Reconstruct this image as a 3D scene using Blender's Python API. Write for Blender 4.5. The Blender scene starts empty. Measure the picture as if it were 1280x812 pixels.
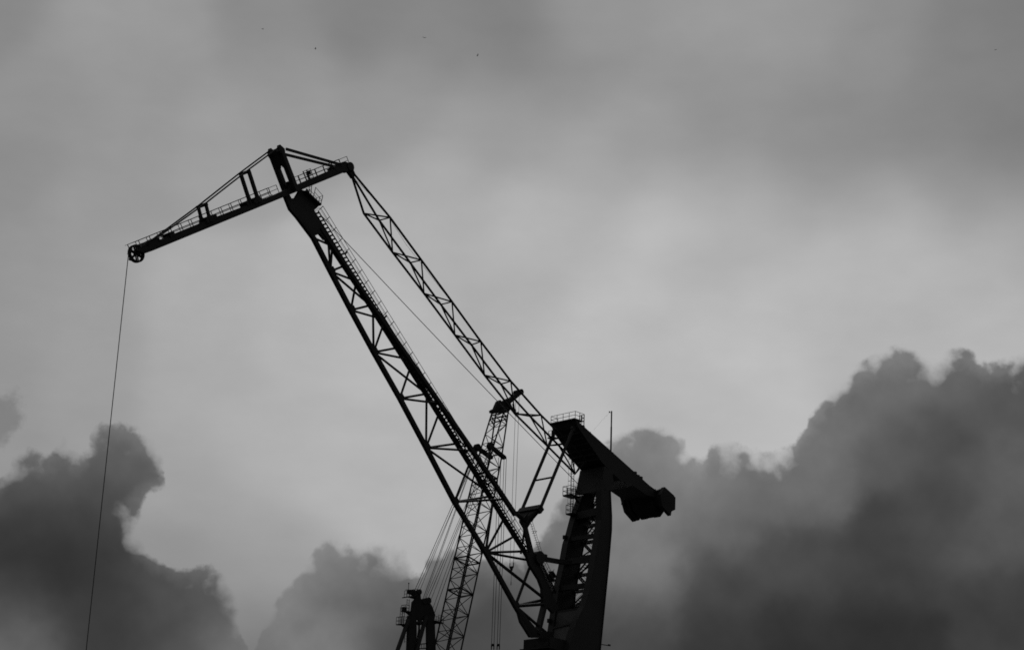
import bpy, bmesh, math, random
from mathutils import Vector, Matrix

random.seed(4)
sc = bpy.context.scene
COL = sc.collection
R = math.radians

# ------------------------------------------------------------------ camera
CAM = Vector((0.0, 0.0, 3.0))
FPX, PITCH, ROLL = 2400.0, R(19.0), R(2.1)
_r0, _f = Vector((1, 0, 0)), Vector((0, math.cos(PITCH), math.sin(PITCH)))
_u0 = Vector((0, -math.sin(PITCH), math.cos(PITCH)))
CR = (_r0 * math.cos(ROLL) + _u0 * math.sin(ROLL)).normalized()
CU = (_u0 * math.cos(ROLL) - _r0 * math.sin(ROLL)).normalized()
CF = _f.normalized()
cam = bpy.data.objects.new('camera', bpy.data.cameras.new('camera'))
COL.objects.link(cam)
cam.matrix_world = Matrix(((CR.x, CU.x, -CF.x, CAM.x), (CR.y, CU.y, -CF.y, CAM.y),
                           (CR.z, CU.z, -CF.z, CAM.z), (0, 0, 0, 1)))
cam.data.sensor_fit = 'HORIZONTAL'
cam.data.sensor_width = 36.0
cam.data.lens = 36.0 * FPX / 1280.0
cam.data.clip_start, cam.data.clip_end = 0.5, 30000.0
sc.camera = cam


def sight(x, y):
    """direction seen at a point of the photograph (1280 x 812)"""
    return (CF + CR * ((x - 640.0) / FPX) + CU * ((406.0 - y) / FPX)).normalized()


def azel(x, y):
    d = sight(x, y)
    return math.degrees(math.atan2(d.x, d.y)), math.degrees(math.asin(d.z))


class Plane:
    """the vertical plane a crane luffs in: u runs along it, v across it"""
    def __init__(self, x, y, depth, ang, k=1.0):
        self.vh = Vector((math.cos(ang), -math.sin(ang), 0))
        self.k = k                      # width of the crane's lateral unit in metres
        self.v = self.vh * k
        self.u = Vector((-math.sin(ang), -math.cos(ang), 0))
        d = sight(x, y)
        self.p0 = CAM + d * (depth / d.y)

    def on(self, x, y, v=0.0):
        d = sight(x, y)
        s = (v * self.k - (CAM - self.p0).dot(self.vh)) / d.dot(self.vh)
        return CAM + d * s


# ------------------------------------------------------------------ helpers
class MB:
    def __init__(self):
        self.bm = bmesh.new()

    def _face(self, vs):
        try:
            self.bm.faces.new(vs)
        except ValueError:
            pass

    def bar(self, p, q, w, h=None, ref=None):
        """rectangular bar; w across ref, h along ref"""
        h = w if h is None else h
        d = (q - p)
        if d.length < 1e-6:
            return self
        d.normalize()
        ref = Vector((0, 0, 1)) if ref is None else ref
        if abs(d.dot(ref)) > 0.97:
            ref = Vector((1, 0, 0)) if abs(d.x) < 0.9 else Vector((0, 1, 0))
        a = d.cross(ref).normalized()
        b = a.cross(d).normalized()
        ring = [(-.5, -.5), (.5, -.5), (.5, .5), (-.5, .5)]
        A = [self.bm.verts.new(p + a * (i * w) + b * (j * h)) for i, j in ring]
        B = [self.bm.verts.new(q + a * (i * w) + b * (j * h)) for i, j in ring]
        for k in range(4):
            self._face([A[k], A[(k + 1) % 4], B[(k + 1) % 4], B[k]])
        self._face(A[::-1]); self._face(B)
        return self

    def tube(self, p, q, r, n=8, r2=None):
        r2 = r if r2 is None else r2
        d = (q - p)
        if d.length < 1e-6:
            return self
        d.normalize()
        ref = Vector((0, 0, 1)) if abs(d.z) < 0.95 else Vector((1, 0, 0))
        a = d.cross(ref).normalized(); b = a.cross(d).normalized()
        A, B = [], []
        for k in range(n):
            t = 2 * math.pi * k / n
            o = a * math.cos(t) + b * math.sin(t)
            A.append(self.bm.verts.new(p + o * r)); B.append(self.bm.verts.new(q + o * r2))
        for k in range(n):
            self._face([A[k], A[(k + 1) % n], B[(k + 1) % n], B[k]])
        self._face(A[::-1]); self._face(B)
        return self

    def poly(self, pts, r, n=8):
        for a, b in zip(pts, pts[1:]):
            self.tube(a, b, r, n)
        return self

    def polybar(self, pts, w, h=None, ref=None):
        for a, b in zip(pts, pts[1:]):
            self.bar(a, b, w, h, ref)
        return self

    def prism(self, pts, off):
        """flat outline thickened by +-off"""
        A = [self.bm.verts.new(p - off) for p in pts]
        B = [self.bm.verts.new(p + off) for p in pts]
        n = len(pts)
        for k in range(n):
            self._face([A[k], A[(k + 1) % n], B[(k + 1) % n], B[k]])
        self._face(A[::-1]); self._face(B)
        return self

    def box(self, c, ax, ay, az):
        vs = []
        for i in (-1, 1):
            for j in (-1, 1):
                for k in (-1, 1):
                    vs.append(self.bm.verts.new(c + ax * i + ay * j + az * k))
        for f in ((0, 1, 3, 2), (4, 6, 7, 5), (0, 4, 5, 1), (2, 3, 7, 6), (0, 2, 6, 4), (1, 5, 7, 3)):
            self._face([vs[i] for i in f])
        return self

    def disc(self, c, axis, r, w, n=24):
        return self.tube(c - axis * (w / 2), c + axis * (w / 2), r, n)

    def ring(self, c, axis, r0, r1, w, n=32):
        axis = axis.normalized()
        ref = Vector((0, 0, 1)) if abs(axis.z) < .9 else Vector((1, 0, 0))
        a = axis.cross(ref).normalized(); b = axis.cross(a)
        L = []
        for k in range(n):
            t = 2 * math.pi * k / n
            o = a * math.cos(t) + b * math.sin(t)
            L.append([self.bm.verts.new(c + o * rr + axis * s) for rr, s in
                      ((r0, -w / 2), (r1, -w / 2), (r1 - .06, 0), (r1, w / 2), (r0, w / 2))])
        for k in range(n):
            A, B = L[k], L[(k + 1) % n]
            for m in range(5):
                self._face([A[m], A[(m + 1) % 5], B[(m + 1) % 5], B[m]])
        return self

    def rail(self, base, up, h, step=1.9, r=0.035, rp=0.05, mids=(0.5,), posts=True):
        """hand rail above a line of base points; up = direction of the posts"""
        for a, b in zip(base, base[1:]):
            for m in tuple(mids) + (1.0,):
                self.tube(a + up * (h * m), b + up * (h * m), r, 5)
            if posts:
                n = max(1, round((b - a).length / step))
                for k in range(n + 1):
                    p = a.lerp(b, k / n)
                    self.tube(p, p + up * h, rp, 5)
        return self

    def build(self, name, mat, parent=None, root=None, label=None, smooth=False):
        bmesh.ops.recalc_face_normals(self.bm, faces=self.bm.faces)
        me = bpy.data.meshes.new(name)
        off = Vector((0, 0, 0)) if root is None else root.location
        for v in self.bm.verts:
            v.co -= off
        self.bm.to_mesh(me); self.bm.free()
        me.materials.append(mat)
        if smooth:
            for p in me.polygons:
                p.use_smooth = True
        o = bpy.data.objects.new(name, me)
        COL.objects.link(o)
        if parent is not None:
            o.parent = parent
        if label:
            o['label'] = label
        return o


def thing(name, label, cat, loc, group=None):
    o = bpy.data.objects.new(name, None)
    o.empty_display_size = 1.0
    COL.objects.link(o)
    o.location = loc
    o['label'] = label; o['category'] = cat
    if group:
        o['group'] = group
    return o


def lerp_tab(tab, y):
    """x at height y along a list of (x, y) outline points"""
    if y <= tab[0][1]:
        (x0, y0), (x1, y1) = tab[0], tab[1]
    elif y >= tab[-1][1]:
        (x0, y0), (x1, y1) = tab[-2], tab[-1]
    else:
        for (x0, y0), (x1, y1) in zip(tab, tab[1:]):
            if y0 <= y <= y1:
                break
    return x0 + (x1 - x0) * (y - y0) / (y1 - y0)


# ------------------------------------------------------------------ materials
def mat(name, base, rough=0.6, var=0.35, scale=0.6, spec=0.25, metal=0.0, bump=0.0):
    m = bpy.data.materials.new(name); m.use_nodes = True
    nt = m.node_tree; N = nt.nodes; L = nt.links
    b = N['Principled BSDF']
    tc = N.new('ShaderNodeTexCoord')
    no = N.new('ShaderNodeTexNoise'); no.inputs['Scale'].default_value = scale
    no.inputs['Detail'].default_value = 6; no.inputs['Roughness'].default_value = .65
    L.new(tc.outputs['Object'], no.inputs['Vector'])
    mp = N.new('ShaderNodeMapRange')
    mp.inputs['From Min'].default_value = .3; mp.inputs['From Max'].default_value = .7
    mp.inputs['To Min'].default_value = base * (1 - var); mp.inputs['To Max'].default_value = base * (1 + var)
    L.new(no.outputs['Fac'], mp.inputs['Value'])
    cc = N.new('ShaderNodeCombineColor')
    for k in range(3):
        L.new(mp.outputs[0], cc.inputs[k])
    L.new(cc.outputs[0], b.inputs['Base Color'])
    b.inputs['Roughness'].default_value = rough
    b.inputs['Specular IOR Level'].default_value = spec
    b.inputs['Metallic'].default_value = metal
    if bump:
        bp = N.new('ShaderNodeBump'); bp.inputs['Strength'].default_value = bump
        bp.inputs['Distance'].default_value = .3
        L.new(no.outputs['Fac'], bp.inputs['Height']); L.new(bp.outputs[0], b.inputs['Normal'])
    return m


STEEL = mat('dark_painted_steel', 0.009, .6, .3, .3, .10)
PLATE = mat('plate_painted_steel', 0.012, .6, .25, .12, .10)
RUST = mat('dark_weathered_steel', 0.011, .75, .3, .5, .08)
ROPE = mat('greased_wire_rope', 0.02, .6, .2, 3, .2)
CONC = mat('counterweight_iron', 0.011, .7, .3, .3, .10)
FEATHER = mat('gull_feather', 0.5, .8, .2, 5, .2)
WATER = mat('harbour_water', 0.02, .12, .2, .25, .5, bump=.4)
QUAY = mat('quay_concrete', 0.22, .85, .25, .2, .2)

# ------------------------------------------------------------------ world : overcast sky with dark cumulus
#SKY_BEGIN
w = bpy.data.worlds.new("World"); sc.world = w; w.use_nodes = True
wt = w.node_tree; WN, WL = wt.nodes, wt.links
WN.clear()
SUN_AZ, SUN_EL = R(6), R(32)


def nd(kind, **kw):
    n = WN.new(kind)
    for k, v in kw.items():
        setattr(n, k, v)
    return n


def plug(sock, val):
    if hasattr(val, 'links') or isinstance(val, bpy.types.NodeSocket):
        WL.new(val, sock)
    else:
        sock.default_value = val


def M(op, a, b=None, c=None, clamp=False):
    n = nd('ShaderNodeMath', operation=op, use_clamp=clamp)
    plug(n.inputs[0], a)
    if b is not None:
        plug(n.inputs[1], b)
    if c is not None:
        plug(n.inputs[2], c)
    return n.outputs[0]


def VM(op, a, b=None, scale=None):
    n = nd('ShaderNodeVectorMath', operation=op)
    plug(n.inputs[0], a)
    if b is not None:
        plug(n.inputs[1], b)
    if scale is not None:
        plug(n.inputs['Scale'], scale)
    return n.outputs['Value'] if op in ('DOT_PRODUCT', 'DISTANCE', 'LENGTH') else n.outputs['Vector']


def NOISE(vec, scale, detail, rough=.5, lac=2.0):
    n = nd('ShaderNodeTexNoise')
    n.inputs['Scale'].default_value = scale; n.inputs['Detail'].default_value = detail
    n.inputs['Roughness'].default_value = rough; n.inputs['Lacunarity'].default_value = lac
    WL.new(vec, n.inputs['Vector'])
    return n


def SMOOTH(x, lo, hi):
    n = nd('ShaderNodeMapRange', interpolation_type='SMOOTHSTEP')
    plug(n.inputs[0], x); plug(n.inputs[1], lo); plug(n.inputs[2], hi)
    n.inputs[3].default_value = 0; n.inputs[4].default_value = 1
    return n.outputs[0]


def MIX(a, b, t):
    return M('ADD', M('MULTIPLY', a, M('SUBTRACT', 1.0, t)), M('MULTIPLY', b, t))


def lin(g):
    g = g / 255.0
    return g / 12.92 if g <= .04045 else ((g + .055) / 1.055) ** 2.4


tc = nd('ShaderNodeTexCoord')
D = VM('NORMALIZE', tc.outputs['Generated'])
sx = nd('ShaderNodeSeparateXYZ'); WL.new(D, sx.inputs[0])
AZ = M('MULTIPLY', M('ARCTAN2', sx.outputs[0], sx.outputs[1]), 180 / math.pi)
EL = M('MULTIPLY', M('ARCSINE', sx.outputs[2]), 180 / math.pi)
cq = nd('ShaderNodeCombineXYZ'); WL.new(AZ, cq.inputs[0]); WL.new(EL, cq.inputs[1])
Q = cq.outputs[0]                                  # (azimuth, elevation) in degrees
DK = VM('SCALE', D, scale=180 / math.pi)           # direction, one unit per degree, no seam


def centred(n):
    return VM('SUBTRACT', n.outputs['Color'], (0.5, 0.5, 0.5))


def field(q, pts, sigma, fallback, wf=2e-3):
    """smoothly varying radiance of a cloud layer, given by readings (azimuth, elevation, grey)"""
    c = math.exp(-1.0 / (2 * sigma * sigma))
    sw, sl = wf, wf * fallback
    for a, e, g in pts:
        d = VM('SUBTRACT', q, (a, e, 0.0))
        wgt = M('POWER', c, VM('DOT_PRODUCT', d, d))
        sw = M('ADD', wgt, sw)
        sl = M('MULTIPLY_ADD', wgt, g, sl)
    return M('DIVIDE', sl, sw)


BASE = [(0,0,134),(100,40,152),(200,30,150),(330,30,138),(450,20,129),(550,40,132),(640,60,126),
 (740,20,146),(900,20,154),(1000,30,151),(1100,30,142),(1200,60,128),(1270,20,125),
 (700,110,142),(900,100,144),(1050,120,137),(1200,125,128),(1270,150,125),(1270,235,124),
 (1180,240,140),(1150,190,133),(1000,200,140),(880,190,145),(790,190,150),(700,190,162),(620,140,152),
 (500,130,149),(350,120,151),(200,120,149),(60,120,145),(20,210,141),(150,210,150),(270,190,157),
 (30,310,148),(110,310,156),(250,380,169),(100,420,157),(20,430,148),(250,480,169),(100,500,157),
 (380,400,176),(330,560,174),(400,600,177),(250,600,163),(240,680,145),(330,680,162),(500,600,177),
 (480,420,182),(540,290,175),(560,240,168),(680,270,180),(740,300,173),(830,270,191),(880,340,177),
 (770,360,191),(670,380,172),(720,440,186),(800,430,180),(920,420,187),(1050,330,180),(1150,300,184),
 (1260,300,178),(1060,280,175),(1130,280,178),(960,268,178),(900,250,168),(980,228,145),(1070,228,138),
 (830,215,156),(740,215,166),(1270,285,164),(1210,375,172),(1230,420,186),(1080,430,178),(1000,400,184),
 (950,490,190),(860,500,180),(700,500,185),(900,540,186),(620,560,178),(322,800,112),(318,745,142),(330,700,156),
 (640,640,168),(15,530,150),(-60,250,138),(1340,300,162),(400,-60,132),(900,-60,148),(1300,-50,122)]
CLOUD = [(0,610,82),(70,590,86),(150,560,94),(190,580,88),(160,620,78),(100,640,66),(30,650,58),
 (20,690,46),(80,700,44),(130,690,55),(120,750,54),(12,745,66),(275,770,84),(15,800,104),(45,812,96),(60,765,56),
 (105,792,58),(150,790,58),(200,750,70),(240,735,74),(280,740,92),(230,795,80),(300,800,104),(190,700,72),
 (360,735,126),(405,700,120),(450,715,102),(480,700,108),(420,760,108),(480,770,84),(400,795,120),
 (540,790,72),(560,720,98),(330,790,126),(610,790,69),(640,730,86),
 (700,670,114),(790,570,118),(800,700,122),(775,640,122),(800,740,96),(800,800,66),(900,590,102),(868,600,124),
 (884,578,136),(985,590,116),(1256,562,102),(1272,632,90),(900,650,97),
 (900,740,68),(900,805,53),(1000,600,100),(960,610,98),(1060,500,108),(1110,465,106),(1130,550,86),
 (1200,465,94),(1265,475,88),(1270,530,74),(1180,640,70),(1000,700,70),(1000,800,48),(1100,795,47),
 (1255,665,82),(1240,580,82),(1270,760,60),(1100,700,62),(1190,560,76)]

# ---- high overcast
wq1 = NOISE(DK, 0.19, 4, .5)
QB = VM('ADD', Q, VM('MULTIPLY', centred(wq1), (1.5, 0.7, 0.0)))
base_l = field(QB, [azel(x, y) + (lin(g),) for x, y, g in BASE], 0.92, 0.36)
stv = VM('MULTIPLY', DK, (0.6, 0.6, 1.6))
streak = NOISE(stv, 0.36, 5, .5).outputs['Fac']
base_l = M('MULTIPLY', base_l, M('MULTIPLY_ADD', M('SUBTRACT', streak, .5), .18, 1.0))
mott = NOISE(VM('MULTIPLY', DK, (.7, .7, 1.2)), 0.95, 5, .5).outputs['Fac']
base_l = M('MULTIPLY', base_l, M('MULTIPLY_ADD', M('SUBTRACT', mott, .5), .12, 1.0))

# ---- cumulus : where it stands
warp_big = centred(NOISE(DK, 0.5, 3, .5))
warp_fine = centred(NOISE(DK, 2.1, 6, .50))
QC = VM('ADD', Q, VM('ADD', VM('MULTIPLY', warp_big, (.42, .36, 0)), VM('MULTIPLY', warp_fine, (.42, .36, 0))))
sq = nd('ShaderNodeSeparateXYZ'); WL.new(QC, sq.inputs[0])
QA, QE = sq.outputs[0], sq.outputs[1]


def outline(pts, lo, hi, e0, e1):
    """top edge of a cloud bank: elevation as a function of azimuth"""
    n = nd('ShaderNodeFloatCurve')
    cv = n.mapping.curves[0]
    P = sorted(((azel(x, y)[0] - lo) / (hi - lo), (azel(x, y)[1] - e0) / (e1 - e0)) for x, y in pts)
    P = [(min(1, max(0, a)), b) for a, b in P]
    cv.points[0].location = P[0]; cv.points[1].location = P[-1]
    for p in P[1:-1]:
        cv.points.new(*p)
    for p in cv.points:
        p.handle_type = 'AUTO'
    n.mapping.update()
    t = M('DIVIDE', M('SUBTRACT', QA, lo), hi - lo, clamp=True)
    WL.new(t, n.inputs['Value'])
    return M('MULTIPLY_ADD', n.outputs[0], e1 - e0, e0)


right_top = outline([(300,880),(314,820),(330,785),(346,752),(366,730),(385,706),(400,686),(412,678),(430,686),(450,684),(475,682),
  (490,690),(505,697),(514,716),(522,722),(532,704),(545,694),(575,692),(605,704),(640,706),(662,688),(690,640),
  (720,600),(755,562),(775,545),(800,537),(830,539),(850,552),(866,578),(880,578),(890,562),(905,555),(925,557),
  (945,566),(965,569),(985,564),(1000,550),(1020,522),(1038,496),(1060,474),(1080,456),(1100,449),(1125,441),
  (1148,444),(1160,451),(1168,453),(1180,447),(1202,440),(1216,448),(1226,457),(1246,459),(1262,453),(1285,440),
  (1340,436)], azel(300, 880)[0], azel(1340, 436)[0], 5.0, 25.0)
left_top = outline([(-60,606),(0,600),(15,580),(30,568),(45,566),(60,571),(80,557),(95,570),(108,566),(118,543),(145,534),
  (175,543),(192,556),(204,576),(210,640),(216,700),(235,708),(255,708),(278,722),(292,745),(302,790),(312,850)],
  azel(-60, 610)[0], azel(312, 850)[0], 5.0, 25.0)
F_right = M('SUBTRACT', right_top, QE)
F_left = M('SUBTRACT', left_top, QE)
na, ne = azel(234, 656)
dn = VM('MULTIPLY', VM('SUBTRACT', QC, (na, ne, 0)), (1 / 1.58, 1 / 1.36, 0))
notch = M('MULTIPLY', M('SUBTRACT', VM('LENGTH', dn), 1.0), 2.3)
F_left = M('MINIMUM', F_left, notch)
# a small scrap at the far left
sa, se = azel(2, 520)
ds = VM('MULTIPLY', VM('SUBTRACT', QC, (sa, se, 0)), (1 / 0.80, 1 / 1.0, 0))
scrap = M('SUBTRACT', 1.0, VM('LENGTH', ds))
scrap_edge = NOISE(DK, 1.35, 5, .6).outputs['Fac']
scrap = M('ADD', scrap, M('MULTIPLY_ADD', scrap_edge, 2.0, -1.0))
FC = M('MAXIMUM', F_right, F_left)
bil = M('ABSOLUTE', M('MULTIPLY_ADD', NOISE(DK, 1.35, 5, .55).outputs['Fac'], 2.0, -1.0))
bil2 = M('ABSOLUTE', M('MULTIPLY_ADD', NOISE(DK, 3.6, 3, .5).outputs['Fac'], 2.0, -1.0))
FC = M('ADD', FC, M('MULTIPLY_ADD', bil, 0.34, 0.20))
FC = M('ADD', FC, M('MULTIPLY_ADD', bil2, 0.16, -0.04))
soft = M('MULTIPLY_ADD', SMOOTH(NOISE(DK, 0.85, 2).outputs['Fac'], .42, .68), 0.95, 0.30)
alpha = SMOOTH(FC, 0.0, soft)
# ---- cumulus : how bright
QL = VM('ADD', Q, VM('ADD', VM('MULTIPLY', warp_big, (1.0, .8, 0)), VM('MULTIPLY', warp_fine, (0.35, 0.3, 0))))
cl_l = field(QL, [azel(x, y) + (lin(g),) for x, y, g in CLOUD], 0.68, 0.07)
tex = NOISE(DK, 0.62, 5, .46).outputs['Fac']
tex2 = NOISE(VM('ADD', DK, (0, 0, .5)), 0.62, 5, .46).outputs['Fac']        # lit from above and behind
rel = M('MULTIPLY_ADD', M('SUBTRACT', tex, tex2), .42, M('MULTIPLY', M('SUBTRACT', tex, .5), .26))
cl_l = M('MULTIPLY', cl_l, M('ADD', rel, 1.0))
rim = SMOOTH(FC, 1.0, 0.0)                        # thin edges let the bright overcast through
cl_l = MIX(cl_l, base_l, M('MULTIPLY', rim, .22))
lum = MIX(base_l, cl_l, alpha)
lum = MIX(lum, M('MULTIPLY', base_l, .55), M('MULTIPLY', SMOOTH(scrap, 0.0, .6), .62))

sky = nd('ShaderNodeTexSky', sky_type='NISHITA', sun_disc=False)
sky.sun_elevation, sky.sun_rotation = SUN_EL, SUN_AZ
bw = nd('ShaderNodeRGBToBW'); WL.new(sky.outputs[0], bw.inputs[0])
lum = M('ADD', M('MULTIPLY', lum, 10.0), M('MULTIPLY', M('MINIMUM', bw.outputs[0], 6.0), .005))
cc = nd('ShaderNodeCombineColor')
for k in range(3):
    WL.new(lum, cc.inputs[k])
bg = nd('ShaderNodeBackground'); bg.inputs['Strength'].default_value = 0.1
WL.new(cc.outputs[0], bg.inputs['Color'])
wo = nd('ShaderNodeOutputWorld'); WL.new(bg.outputs[0], wo.inputs['Surface'])
w.cycles.sampling_method = 'NONE'

sun = bpy.data.objects.new('sun', bpy.data.lights.new('sun', 'SUN')); COL.objects.link(sun)
sun.data.energy = 0.5; sun.data.angle = R(20); sun.data.color = (1, 1, 1)
sdir = Vector((math.sin(SUN_AZ) * math.cos(SUN_EL), math.cos(SUN_AZ) * math.cos(SUN_EL), math.sin(SUN_EL)))
sun.rotation_euler = (-sdir).to_track_quat('-Z', 'Y').to_euler()
sun.location = (0, 0, 120)
#SKY_END

sc.view_settings.view_transform = 'Standard'
sc.view_settings.look = 'None'
sc.view_settings.exposure = 0
sc.view_settings.gamma = 1
sc.view_settings.use_curve_mapping = False
sc.cycles.max_bounces = 3
sc.cycles.diffuse_bounces = 2
sc.cycles.glossy_bounces = 2
sc.cycles.use_denoising = False
sc.cycles.pixel_filter_type = 'BLACKMAN_HARRIS'
sc.cycles.filter_width = 1.7
#CRANES

# ------------------------------------------------------------------ the level-luffing crane in front
A = Plane(735, 700, 290.0, R(43), .84)
on, V, U, Z = A.on, A.v, A.u, Vector((0, 0, 1))


def uz(p):
    d = p - A.p0
    return d.dot(A.u), p.z


def at_uz(u, z, v=0.0, pl=None):
    pl = pl or A
    p = pl.p0 + pl.u * u + pl.v * v
    return Vector((p.x, p.y, z))


FRONT_R = [(751, 612), (751, 649), (746.5, 680), (741, 712), (735, 740), (730, 757), (724, 768), (717, 785), (710, 812), (704, 850)]
BACK_R = [(762.5, 612), (764.2, 645), (764, 662), (760, 710), (750, 812), (746, 850)]
FRONT_L = [(722.5, 620), (714, 644), (707.7, 668), (703.8, 680), (698.8, 708), (693, 733), (688, 769), (682, 812), (677, 850)]
BACK_L = [(738, 616), (734, 646), (725.5, 676), (718.5, 712), (713.5, 745), (712, 770), (712, 812), (708, 850)]

mast_base = at_uz(0, 3.0)
crane = thing('luffing_crane', 'tall black double-jib luffing crane with solid plate mast, counterweight and long lattice boom', 'crane', mast_base)


def mk(mb, name, mt, parent=crane, **k):
    return mb.build(name, mt, parent, crane, **k)


# ---- mast
def leg_points(front, back, v):
    return [on(x, y, v) for x, y in front] + [on(x, y, v) for x, y in back[::-1]]


def edge_at(tab, v, z):
    P = [on(x, y, v) for x, y in tab]
    P.sort(key=lambda p: -p.z)
    for a, b in zip(P, P[1:]):
        if a.z >= z >= b.z:
            return a.lerp(b, (a.z - z) / (a.z - b.z))
    return P[0] if z > P[0].z else P[-1]


m = MB()
head = [on(x, y, 3.0) for x, y in ((756, 582), (753, 598), (750, 613), (764, 613), (767, 602), (766, 590))]
m.prism([p - V * 3.0 for p in head], V * 3.0)
mast = mk(m, 'mast', PLATE)
for fr, bk, v in ((FRONT_R, BACK_R, 4.0), (FRONT_L, BACK_L, -4.0)):
    s = 1 if v > 0 else -1
    m = MB()
    m.prism([p - V * (.5 * s) for p in leg_points(fr, bk, v)], V * .5)
    # flange plates along both edges
    for tab in (fr, bk):
        P = [on(x, y, v) - V * (.5 * s) for x, y in tab]
        m.polybar(P, 1.12, .10, U)
    mk(m, 'mast_leg', PLATE, mast)


def cross(ypx, hh, depth, name='cross_beam', inset=.25):
    z = on(lerp_tab(FRONT_L, ypx), ypx, -4.0).z
    a, b = edge_at(FRONT_L, -4.0, z), edge_at(FRONT_R, 4.0, z)
    a = a + V * .5; b = b - V * .5
    mm = MB()
    off = -U * (depth / 2 + inset)
    mm.bar(a + off, b + off, depth, hh)
    return mk(mm, name, PLATE, mast)


cross(645, 1.15, 2.2)
cross(674, .6, .6)
cross(702, .95, .7)
cross(735, .75, .6)
# lower front plate that ties the legs together
m = MB()
P = []
for ypx in (766, 785, 812, 850):
    z = on(lerp_tab(FRONT_L, ypx), ypx, -4.0).z
    P.append((edge_at(FRONT_L, -4.0, z) + V * .95, edge_at(FRONT_R, 4.0, z) - V * .95))
for (a, b), (c, d) in zip(P, P[1:]):
    m.prism([a - U * .35, b - U * .35, d - U * .35, c - U * .35], U * .15)
    m.bar(c - U * .1, d - U * .1, .2, .25)
m.bar(P[0][0] - U * .4, P[0][1] - U * .4, .5, .5)
mk(m, 'front_panel', PLATE, mast)
# bracing and stairs between the rear edges
m = MB(); st = MB()
zs = [on(lerp_tab(BACK_L, y), y, -4.0).z for y in (622, 645, 662, 682, 700, 722, 742, 760)]
for k, z in enumerate(zs):
    a, b = edge_at(BACK_L, -4, z) + V * .5 + U * .4, edge_at(BACK_R, 4, z) - V * .5 + U * .4
    m.bar(a, b, .22, .22)
    if k:
        z0 = zs[k - 1]
        c, d = edge_at(BACK_L, -4, z0) + V * .5 + U * .4, edge_at(BACK_R, 4, z0) - V * .5 + U * .4
        m.bar(a, d, .16, .16)
        # stair flight, alternating
        p, q = (a.lerp(b, .25), c.lerp(d, .75)) if k % 2 else (a.lerp(b, .75), c.lerp(d, .25))
        for s in (0, .8):
            st.bar(p + U * (.5 + s), q + U * (.5 + s), .07, .25)
            st.tube(p + U * (.5 + s) + Z, q + U * (.5 + s) + Z, .03, 5)
        n = max(4, int((q - p).length / .45))
        for i in range(n):
            c0 = p.lerp(q, (i + .5) / n)
            st.bar(c0 + U * .5, c0 + U * 1.3, .25, .04)
        st.box(a.lerp(b, .5) + U * .9, V * 2.2, U * .6, Z * .04)
mk(m, 'rear_bracing', STEEL, mast)
mk(st, 'inner_stair', STEEL, mast)

# outside landings on the front of the far leg, with their ladder
for (x, y), (w_, d_) in (((714, 620), (1.9, 1.5)), ((716.5, 643), (1.5, 1.4))):
    c = on(x, y, -3.4)
    m = MB()
    m.box(c, V * (w_ / 2), U * d_ / 1.4, Z * .12)
    m.bar(c - Z * .1 - U * d_ / 1.5, c - Z * .9 - U * (d_ + .6), .15, .3)
    pl = mk(m, 'landing', STEEL, mast)
    m = MB()
    e = [c + U * d_ / 1.4 + V * (w_ / 2), c + U * d_ / 1.4 - V * (w_ / 2), c - U * d_ / 1.4 - V * (w_ / 2), c - U * d_ / 1.4 + V * w_ / 2, c + U * d_ / 1.4 + V * (w_ / 2)]
    m.rail(e, Z, 1.45, 1.0, .045, .05)
    mk(m, 'railing', STEEL, pl)
m = MB()
a, b = on(714.5, 640, -3.6), on(721.5, 574, -3.6)
b = Vector((a.x, a.y, b.z))
for s in (-.35, .35):
    m.tube(a + V * s, b + V * s, .05, 5)
for k in range(22):
    p = a.lerp(b, (k + .5) / 22)
    m.tube(p - V * .35, p + V * .35, .03, 5)
for k in range(0, 22, 3):
    p = a.lerp(b, (k + .5) / 22)
    e = [p - V * .35, p - V * .4 + U * .6, p + V * .4 + U * .6, p + V * .35]
    m.poly(e, .025, 5)
for s in (-.4, .4):
    m.tube(a + V * s + U * .6, b + V * s + U * .6, .02, 5)
mk(m, 'ladder', STEEL, mast)
m = MB()      # small lamp bracket low on the rear edge
a = on(750, 804.5, 3.6)
m.tube(a, on(760, 806, 3.6), .07, 6); m.box(on(761.5, 805.7, 3.6), U * .22, V * .12, Z * .12)
mk(m, 'lamp_bracket', STEEL, mast)
for ypx in (672, 776):
    m = MB()
    z = on(lerp_tab(FRONT_L, ypx), ypx, -4.0).z
    p = edge_at(FRONT_L, -4.0, z) + V * .3
    m.box(p + U * .3, U * .35, V * .25, Z * .3)
    mk(m, 'edge_bracket', STEEL, mast)

# ---- counterweight arm
HW = 2.95
arm_px = [(719, 523), (722, 533), (752, 577), (775, 600), (792, 607), (808, 618), (826, 624), (821, 613), (812, 606.5)]
m = MB()
outer = [on(x, y, HW) for x, y in arm_px]
m.prism([p - V * HW for p in outer], V * (HW - .22))
# plate flanges standing proud along both side webs
for s in (1, -1):
    ring = [p - V * (HW - s * (HW - .1)) for p in outer]
    m.prism(ring, V * .12)
# underside stiffeners
for t in (.15, .3, .45, .6, .75, .9):
    a, b = outer[1].lerp(outer[2], t), outer[2].lerp(outer[3], t)
    for p in (a,):
        m.bar(p - V * .2 - Z * .05, p - V * (2 * HW - .2) - Z * .05, .16, .25)
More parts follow.
